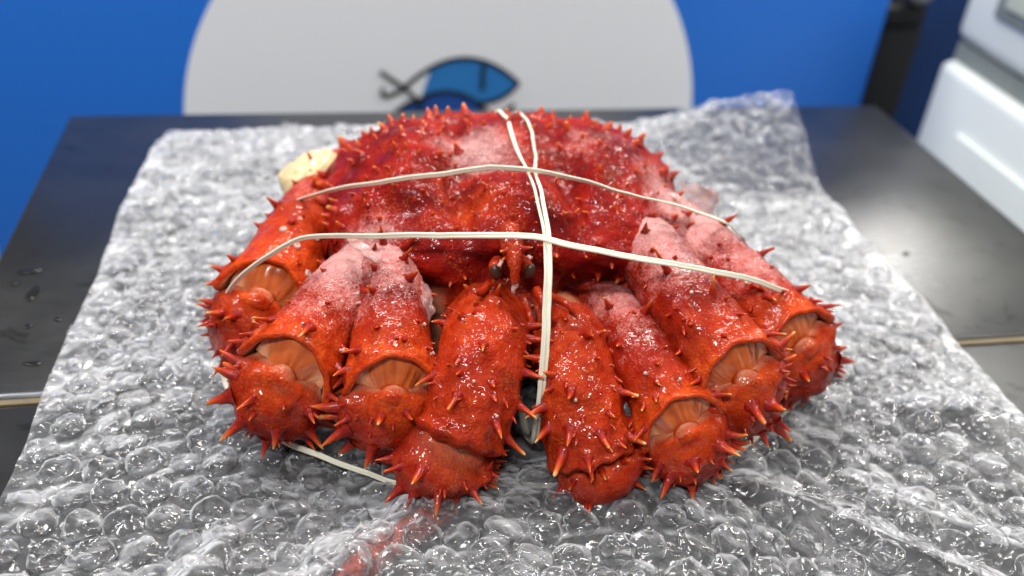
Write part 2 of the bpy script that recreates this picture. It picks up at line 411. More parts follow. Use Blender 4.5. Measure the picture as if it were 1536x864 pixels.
def make_carpus(leg, path, R, seed, spines, orange=.35, up=(0, -1, .3), squash=1.10, prof=None):
    C = catmull(path, 56); T, U, S = frames(C, up); nth = 64
    t = np.linspace(0, 1, 56); th = np.linspace(0, 2 * math.pi, nth, endpoint=False)
    prof = prof or [(0, .30), (.10, .40), (.2, .52), (.31, .84), (.46, 1.08), (.62, 1.06), (.80, .82), (.93, .55), (1, .25)]
    rr = np.interp(t, *zip(*prof)); rr = np.convolve(np.pad(rr, 3, 'edge'), np.ones(7) / 7, 'valid')
    rs = np.interp(t, [0, .10, .2, .35, .5, .68, .85, 1], [.62, .86, .96, 1.02, 1.04, .98, .74, .3])
    G = C[:, None] + R * (U[:, None] * (rr[:, None] * np.cos(th))[..., None] + S[:, None] * (rs[:, None] * np.sin(th))[..., None] * squash)
    N = grid_normals(G); N *= np.sign(((N * (G - C[:, None])).sum(2)).mean())
    # knob on the outer face near the joint, wrinkles under it
    tt, ht = np.meshgrid(t, (th + math.pi) % (2 * math.pi) - math.pi, indexing='ij')
    G += N * (R * .40 * np.exp(-((tt - .235) / .05) ** 2 - (ht / .62) ** 2))[..., None]
    G -= N * (R * .08 * np.exp(-((tt - .165) / .025) ** 2 - (ht / .7) ** 2))[..., None]
    G += N * (R * .018 * np.sin(tt * 95 + 2 * np.cos(ht * 3)) * np.exp(-((tt - .42) / .10) ** 2 - (ht / .7) ** 2))[..., None]
    G += N * (R * .10 * np.exp(-((tt - .24) / .06) ** 2 - ((np.abs(ht) - 1.2) / .30) ** 2))[..., None]
    G -= N * (R * .10 * np.exp(-((tt - .42) / .16) ** 2 - ((np.abs(ht) - .75) / .22) ** 2))[..., None]
    G += N * (R * (.10 + .05 * np.sin(ht * 7 + seed)) * np.exp(-((tt - .30) / .045) ** 2) * (np.abs(ht) > .45))[..., None]
    G += N * (R * .075 * fbm(G * 110, seed) + R * .02 * fbm(G * 420, seed + 2))[..., None]
    sp = []
    for (a, b, ln, rad, fw) in spines:
        i = int(np.clip(a * 55, 0, 55)); j = int((b % (2 * math.pi)) / (2 * math.pi) * nth) % nth
        sp.append(dict(p=G[i, j].copy(), n=N[i, j].copy(), t=T[i], ln=ln, r=rad, fw=fw, ij=(i, j)))
    G = bumps(G, N, sp)
    org = np.clip(orange + .9 * np.exp(-((tt - .24) / .13) ** 2 - (ht / .8) ** 2) - .25 * tt, 0, 1)
    pale = .9 * np.exp(-((tt - .175) / .022) ** 2 - (ht / .7) ** 2) + .7 * np.exp(-((tt - .14) / .08) ** 2) * (np.exp(-((np.abs(ht) - 1.35) / .3) ** 2))
    fr = patches(G, []) + .10
    vs = np.vstack([G.reshape(-1, 3), C[:1], C[-1:]]); n = 56 * nth
    fs = grid_faces(56, nth) + [(n, (j + 1) % nth, j) for j in range(nth)] + [(n + 1, 55 * nth + j, 55 * nth + (j + 1) % nth) for j in range(nth)]
    pad = lambda a: np.append(a.ravel(), [0, 0])
    o = mesh_obj('carpus', vs, fs, SHELL, leg, attrs=dict(orange=pad(org), pale=pad(np.clip(pale, 0, 1)), frost=pad(fr)))
    for s in sp:
        add_spine(leg, G[s['ij']] - s['n'] * s['r'] * .3, s['n'] + s['t'] * s['fw'], s['ln'], s['r'], -s['t'] if s['fw'] > 0 else s['t'])
    return o

def make_leg(path, R, roll, cpath, seed, mspines, cspines, frost=(), orange=.15, squash=1.0, cR=None, lobes=(1., 1.)):
    """walking leg: long segment with a scalloped open end, joint membrane, and the next segment folded down"""
    leg = None
    NT, nth = 84, 88
    C = catmull(path, 70); T = tangents(C); a = nrm(C[-1] - C[-8])
    up = V(0, 0, 1); u = nrm(up - a * (up @ a)); s = np.cross(a, u)
    u = u * math.cos(roll) + s * math.sin(roll)
    # transport frame backwards from the end so that the roll is exact there
    Cb, Ub = C[::-1], np.zeros_like(C); cu = u
    for i in range(70):
        tt_ = T[::-1][i]; cu = nrm(cu - tt_ * (cu @ tt_)); Ub[i] = cu
    U = Ub[::-1]; S = np.cross(T, U)
    th = np.linspace(0, 2 * math.pi, nth, endpoint=False); hs = (th + math.pi) % (2 * math.pi) - math.pi    # 0 = top
    t = np.linspace(0, 1, 70)
    rr = np.interp(t, [0, .15, .5, .8, .93, 1], [.80, .90, .93, .98, 1.06, 1.08])
    lob = np.where(hs > 0, lobes[0], lobes[1])
    ext = R * (-.02 - .28 * np.exp(-(hs / .75) ** 2) + .33 * lob * np.exp(-((np.abs(hs) - 1.50) / .36) ** 2) - .55 * np.exp(-((np.abs(hs) - math.pi) / .8) ** 2)
               + .02 * np.sin(hs * 9 + seed))
    flare = 1 + .13 * lob * np.exp(-((np.abs(hs) - 1.5) / .4) ** 2)
    rows = []
    for i in range(70):
        k = max(0, (t[i] - .72) / .28) ** 1.5
        f2 = 1 + (flare - 1) * k
        rows.append(C[i] + a * (ext * k)[:, None] + (R * rr[i] * f2)[:, None] * (U[i] * np.cos(th)[:, None] + S[i] * squash * np.sin(th)[:, None]))
    # rolled lip and the inside of the opening
    for (q, back) in ((1.06, .02), (1.075, .07), (1.03, .125), (.955, .12), (.905, .06), (.87, -.06), (.85, -.2), (.80, -.4), (.76, -.6), (.7, -.8), (.6, -.95), (.4, -1.0), (.1, -1.02), (.0, -1.03), (.0, -1.03)):
        kk = 1 if back > -.1 else max(.2, 1 + back)
        rows.append(C[-1] + a * (ext * kk + back * R)[:, None] + (R * 1.05 * q * (1 + (flare - 1) * kk))[:, None] * (U[-1] * np.cos(th)[:, None] + S[-1] * squash * np.sin(th)[:, None]))
    G = np.array(rows); nr = len(rows)
    N = np.zeros_like(G); Nn = grid_normals(G); sg = np.sign((Nn[:60] * (G[:60] - C[:60, None])).sum(2).mean()); N = Nn * sg
    depth = np.arange(nr)
    outer = np.clip((72 - depth) / 4, 0, 1)[:, None]
    G += N * (outer * R * (.045 * fbm(G * 90, seed) + .02 * fbm(G * 320, seed + 3)))[..., None]
    sp = []
    for (aa, b, ln, rad, fw) in mspines:
        i = int(np.clip(aa * 69, 0, 71)); j = int((b % (2 * math.pi)) / (2 * math.pi) * nth) % nth
        sp.append(dict(p=G[i, j].copy(), n=N[i, j].copy(), ln=ln, r=rad, fw=fw, ij=(i, j), t=T[min(i, 69)]))
    G = bumps(G, N * outer[..., None], sp)
    dd = depth[:, None] / 69.0; hh = np.abs(hs)[None, :]
    rim = np.exp(-((depth[:, None] - 71) / 6.0) ** 2) + .45 * np.exp(-((depth[:, None] - 66) / 10.0) ** 2)
    org = np.clip(orange + .85 * rim + .25 * np.clip(dd - .6, 0, 1) + 0 * hh, 0, 1)
    org = np.where(depth[:, None] > 74, .8, org)
    pale = np.where(depth[:, None] > 73, .75 * np.exp(-((hh - 1.45) / .5) ** 2), 0) + 0 * hh
    fr = np.clip(patches(G, frost), 0, 1) * outer + .04
    fr *= np.clip((68 - depth) / 12, .15, 1)[:, None]
    vs = np.vstack([G.reshape(-1, 3), C[:1]]); fs = grid_faces(nr, nth) + [(nr * nth, (j + 1) % nth, j) for j in range(nth)]
    pad = lambda q: np.append(np.broadcast_to(q, G.shape[:2]).ravel(), [0])
    leg = mesh_obj('leg', vs, fs, SHELL, crab, attrs=dict(orange=pad(org), pale=pad(np.clip(pale, 0, 1)), frost=pad(fr)))
    for q in sp:
        add_spine(leg, G[q['ij']] - q['n'] * q['r'] * .3, q['n'] + q['t'] * q['fw'], q['ln'], q['r'], q['t'])
    # joint membrane: a ribbed funnel from under the lip to the neck of the folded segment
    e = C[-1]; nm, nh = 22, 72
    mt = np.linspace(0, 1, nm); mh = np.linspace(0, 2 * math.pi, nh, endpoint=False); ms = (mh + math.pi) % (2 * math.pi) - math.pi
    ex = np.interp(ms, np.sort(hs), ext[np.argsort(hs)], period=2 * math.pi) / R
    MG = np.zeros((nm, nh, 3)); st = np.zeros((nm, nh)); pl = np.zeros((nm, nh))
    topw = np.exp(-(ms / .95) ** 2)
    for i, m_ in enumerate(mt):
        rib = 1 + .085 * fbm(np.stack([np.cos(ms) * 6 + seed, np.sin(ms) * 6, 0 * ms + m_ * 1.1], -1), seed + 3) * math.sin(m_ * math.pi) ** .7
        q = ((.93 - .46 * m_) + .05 * topw * math.sin(m_ * math.pi)) * rib
        x = (ex * .8 - .14) * (1 - m_) + .36 * m_ + .02 * topw * math.sin(m_ * math.pi) - .10 * (1 - topw) * math.sin(m_ * math.pi)
        MG[i] = e + R * (a * x[:, None] - U[-1] * (.14 * m_) + q[:, None] * (U[-1] * np.cos(ms)[:, None] + S[-1] * np.sin(ms)[:, None] * (1 + .05 * m_)))
        st[i] = np.clip(.5 + .55 * fbm(np.stack([np.cos(ms) * 9 + seed, np.sin(ms) * 9, 0 * ms + m_ * .6], -1), seed), 0, 1)
        pl[i] = np.exp(-((np.abs(ms) - 1.45) / .38) ** 2) * (.55 + .45 * math.sin(min(1, m_ * 1.3) * math.pi * .7))
    mesh_obj('joint_membrane', MG.reshape(-1, 3), grid_faces(nm, nh), MEMB, leg, attrs=dict(stripe=st.ravel(), pale=pl.ravel()))
    # folded segment
    W = lambda x, y, z: e + R * (a * x + U[-1] * y + S[-1] * z)
    cp = [W(-.30, -.10, 0), W(.14, -.20, 0), W(.42, -.52, 0), W(.44, -1.02, 0), W(.14, -1.58, 0), W(-.60, -1.95, 0)]
    ph_, an_ = np.meshgrid(np.linspace(0, math.pi, 22), np.linspace(0, 2 * math.pi, 32, endpoint=False), indexing='ij')
    kc = W(.52, .38, 0)
    lu, ls, la = np.cos(ph_), np.sin(ph_) * np.sin(an_), np.sin(ph_) * np.cos(an_)
    KG = kc + R * (U[-1] * (.27 * lu - .18 * ls ** 2)[..., None] + S[-1] * (.44 * ls)[..., None] + a * (.30 * la)[..., None])
    KG = KG + R * .035 * np.stack([fbm(KG * 160, seed + 80 + q) for q in range(3)], 2)
    slit = np.exp(-((lu - .80) / .16) ** 2) * (la < .25) * np.exp(-(ls / .6) ** 2)
    mesh_obj('joint_knob', KG.reshape(-1, 3), grid_faces(22, 32), SHELL, leg, attrs=dict(orange=np.full(KG[..., 0].size, .75), pale=(.55 * slit).ravel(), frost=np.zeros(KG[..., 0].size)))
    make_carpus(leg, cp, (cR or R * .93), seed + 40, cspines, up=a)
    return leg, G, N, W

def rsp(n, t0, t1, a0, a1, l0, l1, fw=.3, seed=0, wid=.17):
    r = np.random.default_rng(seed); out = []
    for i in range(n):
        ln = r.uniform(l0, l1); out.append((r.uniform(t0, t1), r.uniform(a0, a1), ln, max(.0011, ln * wid * r.uniform(.85, 1.2)), fw + r.uniform(-.25, .25)))
    return out
def ring(ts, n, a0, a1, l0, l1, fw, seed, wid=.17):
    r = np.random.default_rng(seed); out = []
    for t in ts:
        for i in range(n):
            ln = r.uniform(l0, l1); a = a0 + (a1 - a0) * (i + .5 + r.uniform(-.3, .3)) / n
            out.append((t + r.uniform(-.04, .04), a, ln, max(.0012, ln * wid * r.uniform(.85, 1.2)), fw + r.uniform(-.25, .25)))
    return out
# teeth on the two lobes of an open leg end
def teeth(seed, l=.008, left=True, right=True):
    r = np.random.default_rng(seed); o = []
    for sd in ([1] if left else []) + ([-1] if right else []):
        for q in (1.0, 1.35, 1.75, 2.1):
            o.append((.985 + r.uniform(-.05, .03), sd * (q + r.uniform(-.12, .12)), l * r.uniform(.6, 1.25), .0016 * r.uniform(.85, 1.25), .55 + r.uniform(-.3, .5)))
    return o

TB = lambda seed: rsp(16, .30, .97, -1.6, 1.6, .0018, .0048, .3, seed + 70, .34)
CS = lambda seed, l=.013: ring((.36, .50, .64, .80), 6, -2.0, 2.0, l * .36, l * 1.05, .35, seed, .22) + rsp(16, .30, .75, -1.7, 1.7, .0018, .0048, .3, seed + 90, .36)
legs = {}
legs['L1'] = make_leg([(.006, .545, .055), (-.0063, .5101, .060), (-.0227, .4502, .065), (-.0385, .4048, .059)], .0200, -.35,
    [(-.056, .396, .036), (-.058, .408, .020), (-.050, .43, .012)], 1,
    [(.25, .1, .011, .0022, .3), (.33, -.6, .012, .0022, .1), (.38, .7, .010, .002, .2), (.55, .25, .007, .0016, .2), (.6, -.8, .009, .002, .2), (.66, .95, .009, .0019, .3), (.78, .2, .004, .0022, .3), (.80, -1.1, .009, .0019, .4)] + teeth(1) + TB(1),
    CS(11, .010), frost=[((-.012, .47, .085), .028, .30)], orange=.62)
legs['L2'] = make_leg([(.045, .455, .066), (.0323, .4328, .070), (.0007, .3870, .069), (-.0252, .3485, .057)], .0192, -.38,
    [(-.043, .337, .030), (-.041, .347, .014), (-.03, .365, .010)], 2,
    [(.42, -.25, .010, .0017, .35), (.50, -.55, .011, .0017, .4), (.57, .0, .009, .0017, .3), (.70, -.45, .0095, .0022, .3), (.97, .05, .011, .0019, 1.0), (.90, -.85, .005, .0013, .4), (.45, .75, .007, .0016, .2)] + teeth(2, .0095) + TB(2),
    CS(12, .0125), frost=[((.005, .395, .09), .034, .95), ((-.02, .36, .078), .02, .5), ((.02, .41, .09), .03, .9)])
legs['L3'] = make_leg([(.035, .45, .060), (.0238, .4117, .072), (.0225, .3725, .0715), (.0205, .3355, .055)], .0185, -.12,
    [(.010, .322, .030), (.008, .329, .014), (.016, .35, .010)], 3,
    [(.45, .25, .013, .0017, .25), (.48, -.35, .015, .0019, .25), (.56, -.25, .010, .0017, .25), (.60, .55, .007, .0015, .3), (.66, -.35, .010, .002, .3), (.70, .6, .007, .0015, .2), (.94, -.1, .004, .0015, .5), (.92, -.75, .004, .0014, .5)] + teeth(3, .010) + TB(3),
    CS(13, .0130), frost=[((.024, .375, .092), .026, .62), ((.024, .40, .09), .03, .85)])
legs['R1'] = make_leg([(.125, .41, .042), (.1364, .3766, .054), (.1425, .3378, .056), (.1520, .3075, .0445)], .0178, .42,
    [(.163, .297, .024), (.163, .302, .013), (.155, .32, .010)], 4,
    [(.45, .2, .010, .0017, .3), (.55, -.6, .009, .0017, .3), (.60, -1.0, .009, .0017, .3), (.88, .2, .005, .0015, .4), (.93, .75, .004, .0015, .5)] + teeth(4) + TB(4),
    CS(14, .0125), frost=[((.14, .345, .082), .022, .45), ((.14, .375, .085), .03, .7)])
legs['R2'] = make_leg([(.150, .44, .070), (.1583, .4107, .078), (.1669, .3549, .076), (.1809, .3215, .062)], .0198, .40,
    [(.198, .309, .043), (.200, .314, .026), (.192, .33, .016)], 5,
    [(.45, .1, .013, .0017, .45), (.62, .25, .013, .0017, -.5), (.74, -.35, .010, .0017, -.4), (.80, .55, .004, .0018, .3), (.86, -.5, .005, .0015, .4), (.95, .1, .003, .0013, .4)] + teeth(5) + TB(5),
    CS(15, .0120), frost=[((.165, .37, .10), .026, .75), ((.16, .40, .10), .03, .95), ((.175, .345, .088), .015, .35)])
legs['R3'] = make_leg([(.165, .475, .064), (.1831, .4387, .072), (.2048, .3908, .067), (.2265, .3545, .052)], .0196, .55,
    [(.249, .346, .036), (.250, .352, .022), (.24, .37, .014)], 6,
    [(.55, -.9, .010, .0018, .3), (.70, -1.0, .009, .0018, .4), (.80, .1, .004, .0016, .3), (.88, .0, .007, .002, .5), (.90, -.8, .008, .002, .5)] + teeth(6, .0085) + TB(6),
    CS(16, .0095), frost=[((.195, .42, .09), .034, .95), ((.215, .385, .085), .026, .55)])

# ---------------- claws: two bowed segments with a joint between them
def make_claw(path, radii, seed, spines, low, lowR, lowsp, name='claw', orange=.30, frost=()):
    NT, nth = 90, 80
    C = catmull(path, NT); T, U, S = frames(C, (0, -.4, 1)); t = np.linspace(0, 1, NT); th = np.linspace(0, 2 * math.pi, nth, endpoint=False)
    hs = (th + math.pi) % (2 * math.pi) - math.pi
    rr = np.interp(t, *zip(*radii)); rr = np.convolve(np.pad(rr, 2, 'edge'), np.ones(5) / 5, 'valid')
    G = C[:, None] + rr[:, None, None] * (U[:, None] * np.cos(th)[None, :, None] + S[:, None] * np.sin(th)[None, :, None])
    N = grid_normals(G); N *= np.sign((N * (G - C[:, None])).sum(2).mean())
    tt, ht = np.meshgrid(t, hs, indexing='ij')
    R = rr.max()
    # step between the upper sleeve and the main segment: a crescent of smooth cuticle
    j0 = .20 + .08 * np.cos(ht) * 0 + .055 * (ht / 1.2) ** 2
    G -= N * (R * .24 * np.exp(-((tt - j0) / .035) ** 2))[..., None]
    G += N * (R * .09 * np.exp(-((tt - j0 - .075) / .03) ** 2) + R * .07 * np.exp(-((tt - .95) / .03) ** 2) + R * .05 * np.sin(ht * 11 + seed) * np.exp(-((tt - .97) / .03) ** 2))[..., None]
    G += N * (R * .045 * fbm(G * 110, seed) + R * .012 * fbm(G * 520, seed + 5))[..., None]
    sp = []
    for (a, b, ln, rad, fw) in spines:
        i = int(np.clip(a * (NT - 1), 0, NT - 1)); j = int((b % (2 * math.pi)) / (2 * math.pi) * nth) % nth
        sp.append(dict(p=G[i, j].copy(), n=N[i, j].copy(), ln=ln, r=rad, fw=fw, ij=(i, j), t=T[i]))
    for q in rsp(34, .25, .97, -1.8, 1.8, .0016, .0046, .4, seed + 60, .36):
        i = int(q[0] * (NT - 1)); j = int((q[1] % (2 * math.pi)) / (2 * math.pi) * nth) % nth
        sp.append(dict(p=G[i, j].copy(), n=N[i, j].copy(), ln=q[2], r=q[3], fw=q[4], ij=(i, j), t=T[i]))
    G = bumps(G, N, sp, .75)
    cres = np.exp(-((tt - j0 + .035) / .05) ** 2)
    org = np.clip(orange + .75 * cres + .25 * np.exp(-((tt - .5) / .12) ** 2) * np.exp(-((ht - .5) / .5) ** 2), 0, 1)
    pale = .55 * np.exp(-((tt - j0 + .02) / .035) ** 2) * np.exp(-(ht / 1.0) ** 2)
    fr = np.clip(patches(G, frost), 0, 1) + .02
    vs = np.vstack([G.reshape(-1, 3), C[:1], C[-1:]]); n = NT * nth
    fs = grid_faces(NT, nth) + [(n, (j + 1) % nth, j) for j in range(nth)] + [(n + 1, (NT - 1) * nth + j, (NT - 1) * nth + (j + 1) % nth) for j in range(nth)]
    pad = lambda a: np.append(a.ravel(), [0, 0])
    o = mesh_obj(name, vs, fs, SHELL, crab, attrs=dict(orange=pad(org), pale=pad(np.clip(pale, 0, 1)), frost=pad(fr)))
    for q in sp: add_spine(o, G[q['ij']] - q['n'] * q['r'] * .3, q['n'] + q['t'] * q['fw'], q['ln'], q['r'], q['t'])
    # palm: next segment, tucked under, its rim showing below the joint crescent
    C2 = catmull(low, 50); T2, U2, S2 = frames(C2, (0, -1, .25)); t2 = np.linspace(0, 1, 50)
    r2 = lowR * np.interp(t2, [0, .12, .3, .6, .85, 1], [.55, .92, 1.05, .98, .8, .3])
    G2 = C2[:, None] + r2[:, None, None] * (U2[:, None] * np.cos(th)[None, :, None] + S2[:, None] * np.sin(th)[None, :, None] * 1.20)
    N2 = grid_normals(G2); N2 *= np.sign((N2 * (G2 - C2[:, None])).sum(2).mean())
    t2g, h2g = np.meshgrid(t2, hs, indexing='ij')
    G2 -= N2 * (lowR * .26 * np.exp(-((t2g - .19) / .05) ** 2 - (h2g / .95) ** 2))[..., None]
    G2 += N2 * (lowR * (.12 + .03 * np.sin(h2g * 12 + seed)) * np.exp(-((t2g - .29) / .04) ** 2 - (h2g / 1.3) ** 2))[..., None]
    G2 += N2 * (lowR * .05 * fbm(G2 * 120, seed + 9))[..., None]
    org2 = np.clip(.25 + .75 * np.exp(-((t2g - .19) / .07) ** 2 - (h2g / 1.0) ** 2), 0, 1)
    pal2 = .22 * np.exp(-((t2g - .18) / .045) ** 2 - (h2g / .85) ** 2)
    sp2 = []
    lowsp = list(lowsp) + rsp(24, .26, .6, -1.8, 1.8, .0016, .0045, .2, seed + 33, .36)
    for (a, b, ln, rad, fw) in lowsp:
        i = int(np.clip(a * 49, 0, 49)); j = int((b % (2 * math.pi)) / (2 * math.pi) * nth) % nth
        sp2.append(dict(p=G2[i, j].copy(), n=N2[i, j].copy(), ln=ln, r=rad, fw=fw, ij=(i, j), t=T2[i]))
    G2 = bumps(G2, N2, sp2)
    vs = np.vstack([G2.reshape(-1, 3), C2[:1], C2[-1:]]); n = 50 * nth
    fs = grid_faces(50, nth) + [(n, (j + 1) % nth, j) for j in range(nth)] + [(n + 1, 49 * nth + j, 49 * nth + (j + 1) % nth) for j in range(nth)]
    mesh_obj('palm', vs, fs, SHELL, o, attrs=dict(orange=pad(org2), pale=pad(pal2), frost=pad(org2 * 0 + .02)))
    for q in sp2: add_spine(o, G2[q['ij']] - q['n'] * q['r'] * .3, q['n'] + q['t'] * q['fw'], q['ln'], q['r'], q['t'])
    return o, G, N

lc_sp = [(.10, .55, .010, .0018, -.5), (.11, .05, .012, .0019, -.6), (.12, -.6, .013, .0020, -.35), (.13, -1.1, .011, .0019, -.1), (.06, .9, .009, .0016, -.4),
         (.33, .15, .006, .0022, .3), (.36, .65, .006, .002, .2), (.40, -.05, .009, .0017, .5), (.40, -1.15, .012, .0022, .0), (.48, -1.25, .013, .0024, .1),
         (.52, .55, .004, .002, .3), (.52, -.6, .004, .0018, .3), (.60, .0, .006, .0019, .5), (.64, -1.2, .011, .002, .3), (.66, .5, .0035, .002, .4), (.72, 1.1, .010, .002, .6), (.72, -.25, .0035, .0018, .4),
         (.76, -1.2, .011, .002, .3), (.80, .35, .009, .0018, .9), (.84, -.6, .010, .002, .6), (.88, -1.3, .012, .002, .4), (.50, 1.2, .007, .0018, .2), (.28, -.9, .006, .0018, .2)]
claw_l, LG, LN = make_claw([(.0817, .4117, .042), (.0724, .3764, .057), (.0640, .3490, .0635), (.0575, .3280, .0505), (.0480, .3145, .0335)],
    [(0, .015), (.08, .0175), (.2, .0185), (.5, .0206), (.8, .0210), (.975, .0206), (1, .0155)], 21, lc_sp,
    [(.0490, .3220, .0350), (.0425, .3135, .0275), (.0425, .3180, .0205), (.048, .335, .0195), (.06, .36, .0195)], .0176,
    ring((.30, .38, .47, .56), 8, -1.7, 1.7, .004, .010, .1, 31, .2), orange=.42, frost=[((.066, .37, .088), .014, .35)])
rc_sp = [(.10, .5, .009, .0018, -.5), (.10, -.3, .011, .0019, -.55), (.14, -.9, .009, .0018, -.2), (.16, .9, .008, .0016, -.2), (.07, .1, .010, .0018, -.7),
         (.34, .05, .004, .0018, .2), (.38, .55, .011, .002, .1), (.36, -1.1, .011, .002, .0), (.45, -.1, .009, .0022, .5), (.45, -1.2, .012, .0022, .0), (.48, 1.25, .012, .0022, .0), (.54, .9, .008, .002, .0),
         (.58, 1.0, .006, .0019, .4), (.60, .5, .009, .002, .5), (.62, -.85, .0095, .002, .4), (.70, -.3, .0035, .0018, .4), (.72, 1.2, .010, .002, .4), (.76, .65, .010, .0022, .7), (.80, .0, .009, .0022, .8),
         (.86, -.7, .009, .002, .6), (.86, 1.0, .012, .0024, .6), (.92, .4, .006, .002, .5), (.64, 1.3, .012, .0022, .2), (.66, -1.25, .009, .0018, .1)]
claw_r, RG, RN = make_claw([(.1106, .4104, .040), (.1085, .3661, .0555), (.1076, .3354, .0545), (.1100, .3165, .0365), (.1132, .3062, .0235)],
    [(0, .013), (.08, .0155), (.2, .0160), (.45, .0176), (.75, .0206), (.975, .0204), (1, .0155)], 22, rc_sp,
    [(.1125, .3175, .0290), (.1155, .3070, .0215), (.1175, .3120, .0185), (.119, .335, .018), (.118, .36, .018)], .0172,
    ring((.29, .36, .44, .53), 9, -1.8, 1.8, .004, .008, .1, 32, .22), orange=.46, frost=[((.108, .375, .08), .016, .5)])

# ---------------- carapace
def outline(az):     # plan radius by azimuth, az = 0 to the right (+x), pi/2 to the back
    c, s = np.cos(az), np.sin(az)
    a, b = .1000, np.where(s > 0, .088, .079)
    n = 3.1
    r = (np.abs(c / a) ** n + np.abs(s / b) ** n) ** (-1 / n)
    return r * (1 + .018 * np.sin(az * 5 + .6) + .012 * np.sin(az * 11))
CCX, CCY, CZ0 = .0935, .452, .055
NA, NE = 220, 120
az = np.linspace(0, 2 * math.pi, NA, endpoint=False); el = np.linspace(-.75, math.pi / 2, NE)
ro = outline(az)
pr = 2 / 3.1
rho = np.sign(np.cos(el)) * np.abs(np.cos(el)) ** pr; zet = np.sign(el) * np.abs(np.sin(el)) ** pr
X = CCX + rho[:, None] * (ro * np.cos(az))[None, :]; Y = CCY + rho[:, None] * (ro * np.sin(az))[None, :]
Zc = CZ0 + np.where(zet > 0, .0545, .05)[:, None] * zet[:, None] + 0 * X
upw = np.clip(zet, 0, 1)[:, None] ** .6
g = lambda cx, cy, sx, sy: np.exp(-((X - cx) / sx) ** 2 - ((Y - cy) / sy) ** 2)
Zc = Zc + upw * (.075 * (Y - CCY) + .0150 * g(.088, .405, .023, .024) + .013 * g(.036, .448, .022, .034) + .012 * g(.150, .446, .022, .034) + .006 * g(.093, .478, .028, .020)
     - .0115 * g(.061, .422, .0085, .030) - .0115 * g(.121, .422, .0085, .030) - .0085 * g(.092, .443, .026, .0075) - .006 * g(.064, .475, .007, .02) - .006 * g(.124, .475, .007, .02) - .004 * g(.025, .41, .014, .012) - .004 * g(.162, .41, .014, .012))
# brow over the eyes, hollow round them
Y2 = Y - .006 * np.exp(-((X - .0815) / .012) ** 2 - ((Zc - .098) / .010) ** 2) * (Y < CCY)
Y2 = Y2 + .012 * np.exp(-((X - .0808) / .017) ** 2 - ((Zc - .080) / .014) ** 2) * (Y < CCY)
for sx_ in (.035, .130): Y2 = Y2 + .030 * np.exp(-((X - sx_) / .022) ** 2 - ((Zc - .062) / .018) ** 2) * (Y < CCY)
G = np.stack([X, Y2, Zc], 2)
N = grid_normals(G); N *= np.sign((N * (G - np.array([CCX, CCY, CZ0 - .02]))).sum(2).mean())
G += N * (.0022 * fbm(G * 55, 5) + .0007 * fbm(G * 260, 9))[..., None]
# spines of the carapace: larger ones round the rear and side margin, short ones on the dome
csp = []; pts = []
r_ = np.random.default_rng(44)
cand = [(i, j) for i in range(22, NE - 6) for j in range(0, NA)]
r_.shuffle(cand)
for (i, j) in cand:
    p = G[i, j]; e_ = el[i]
    if p[1] > .51: continue
    front = p[1] < .378 and abs(p[0] - .0815) < .028
    if front: continue
    dmin = (.0078 if p[1] > .40 else .0092) * (.75 + .55 * r_.random())
    if pts and (np.linalg.norm(np.array(pts) - p, axis=1) < dmin * (1 + .35 * math.sin(p[0] * 300))).any(): continue
    pts.append(p.copy())
    marg = np.clip(1 - e_ / .7, 0, 1) * (p[1] > .40)
    ln = r_.uniform(.0018, .0046) + .004 * marg * r_.uniform(.3, 1.2) + (.0018 if p[1] > .455 else 0) * r_.uniform(.3, 1.3)
    csp.append(dict(p=p.copy(), n=N[i, j].copy(), ln=ln, r=ln * r_.uniform(.40, .58), ij=(i, j)))
    if len(csp) > 250: break
G = bumps(G, N, csp, 1.0)
fr = .95 * np.exp(-((X - .072) / .022) ** 2 - ((Y - .463) / .020) ** 2) + .45 * np.exp(-((X - .088) / .016) ** 2 - ((Y - .440) / .016) ** 2) \
   + .95 * np.exp(-((X - .180) / .020) ** 2 - ((Y - .425) / .030) ** 2) + .5 * np.exp(-((X - .14) / .03) ** 2 - ((Y - .46) / .02) ** 2) + .8 * np.exp(-((X - .012) / .02) ** 2 - ((Y - .40) / .02) ** 2) - .04
org = .16 * np.exp(-((X - .065) / .015) ** 2 - ((Y - .41) / .014) ** 2) * 3.5 + .35 * np.clip((.082 - Zc) / .025, 0, 1) * (Y < .42)
pale = .45 * np.clip((.072 - Zc) / .02, 0, 1) * (Y < .44) * (np.abs(X - .0815) > .03)
vs = np.vstack([G.reshape(-1, 3)]); fs = grid_faces(NE, NA)
car = mesh_obj('carapace', vs, fs, SHELL, crab, attrs=dict(orange=np.clip(org, 0, 1).ravel(), pale=np.clip(pale, 0, 1).ravel(), frost=np.clip(fr, 0, 1).ravel(), dull=np.full(fr.size, .5)))
for s in csp:
    add_spine(car, G[s['ij']] - s['n'] * s['r'] * .45, s['n'] + V(0, .15, .1), s['ln'], s['r'])
# underside / mouth region, dark
C = catmull([(.085, .385, .045), (.09, .41, .045), (.09, .45, .044), (.09, .50, .044), (.09, .53, .045)], 40); T, U, S = frames(C, (0, 0, 1))
th = np.linspace(0, 2 * math.pi, 48, endpoint=False); t = np.linspace(0, 1, 40)
rr = .075 * np.interp(t, [0, .1, .4, .8, 1], [.35, .62, .95, .95, .3])
GG = C[:, None] + rr[:, None, None] * (U[:, None] * np.cos(th)[None, :, None] * .46 + S[:, None] * np.sin(th)[None, :, None])
GG += .002 * np.stack([fbm(GG * 120, 3)] * 3, 2)
mesh_obj('thorax', np.vstack([GG.reshape(-1, 3), C[:1]]), grid_faces(40, 48) + [(1920, (j + 1) % 48, j) for j in range(48)], GUT, crab)

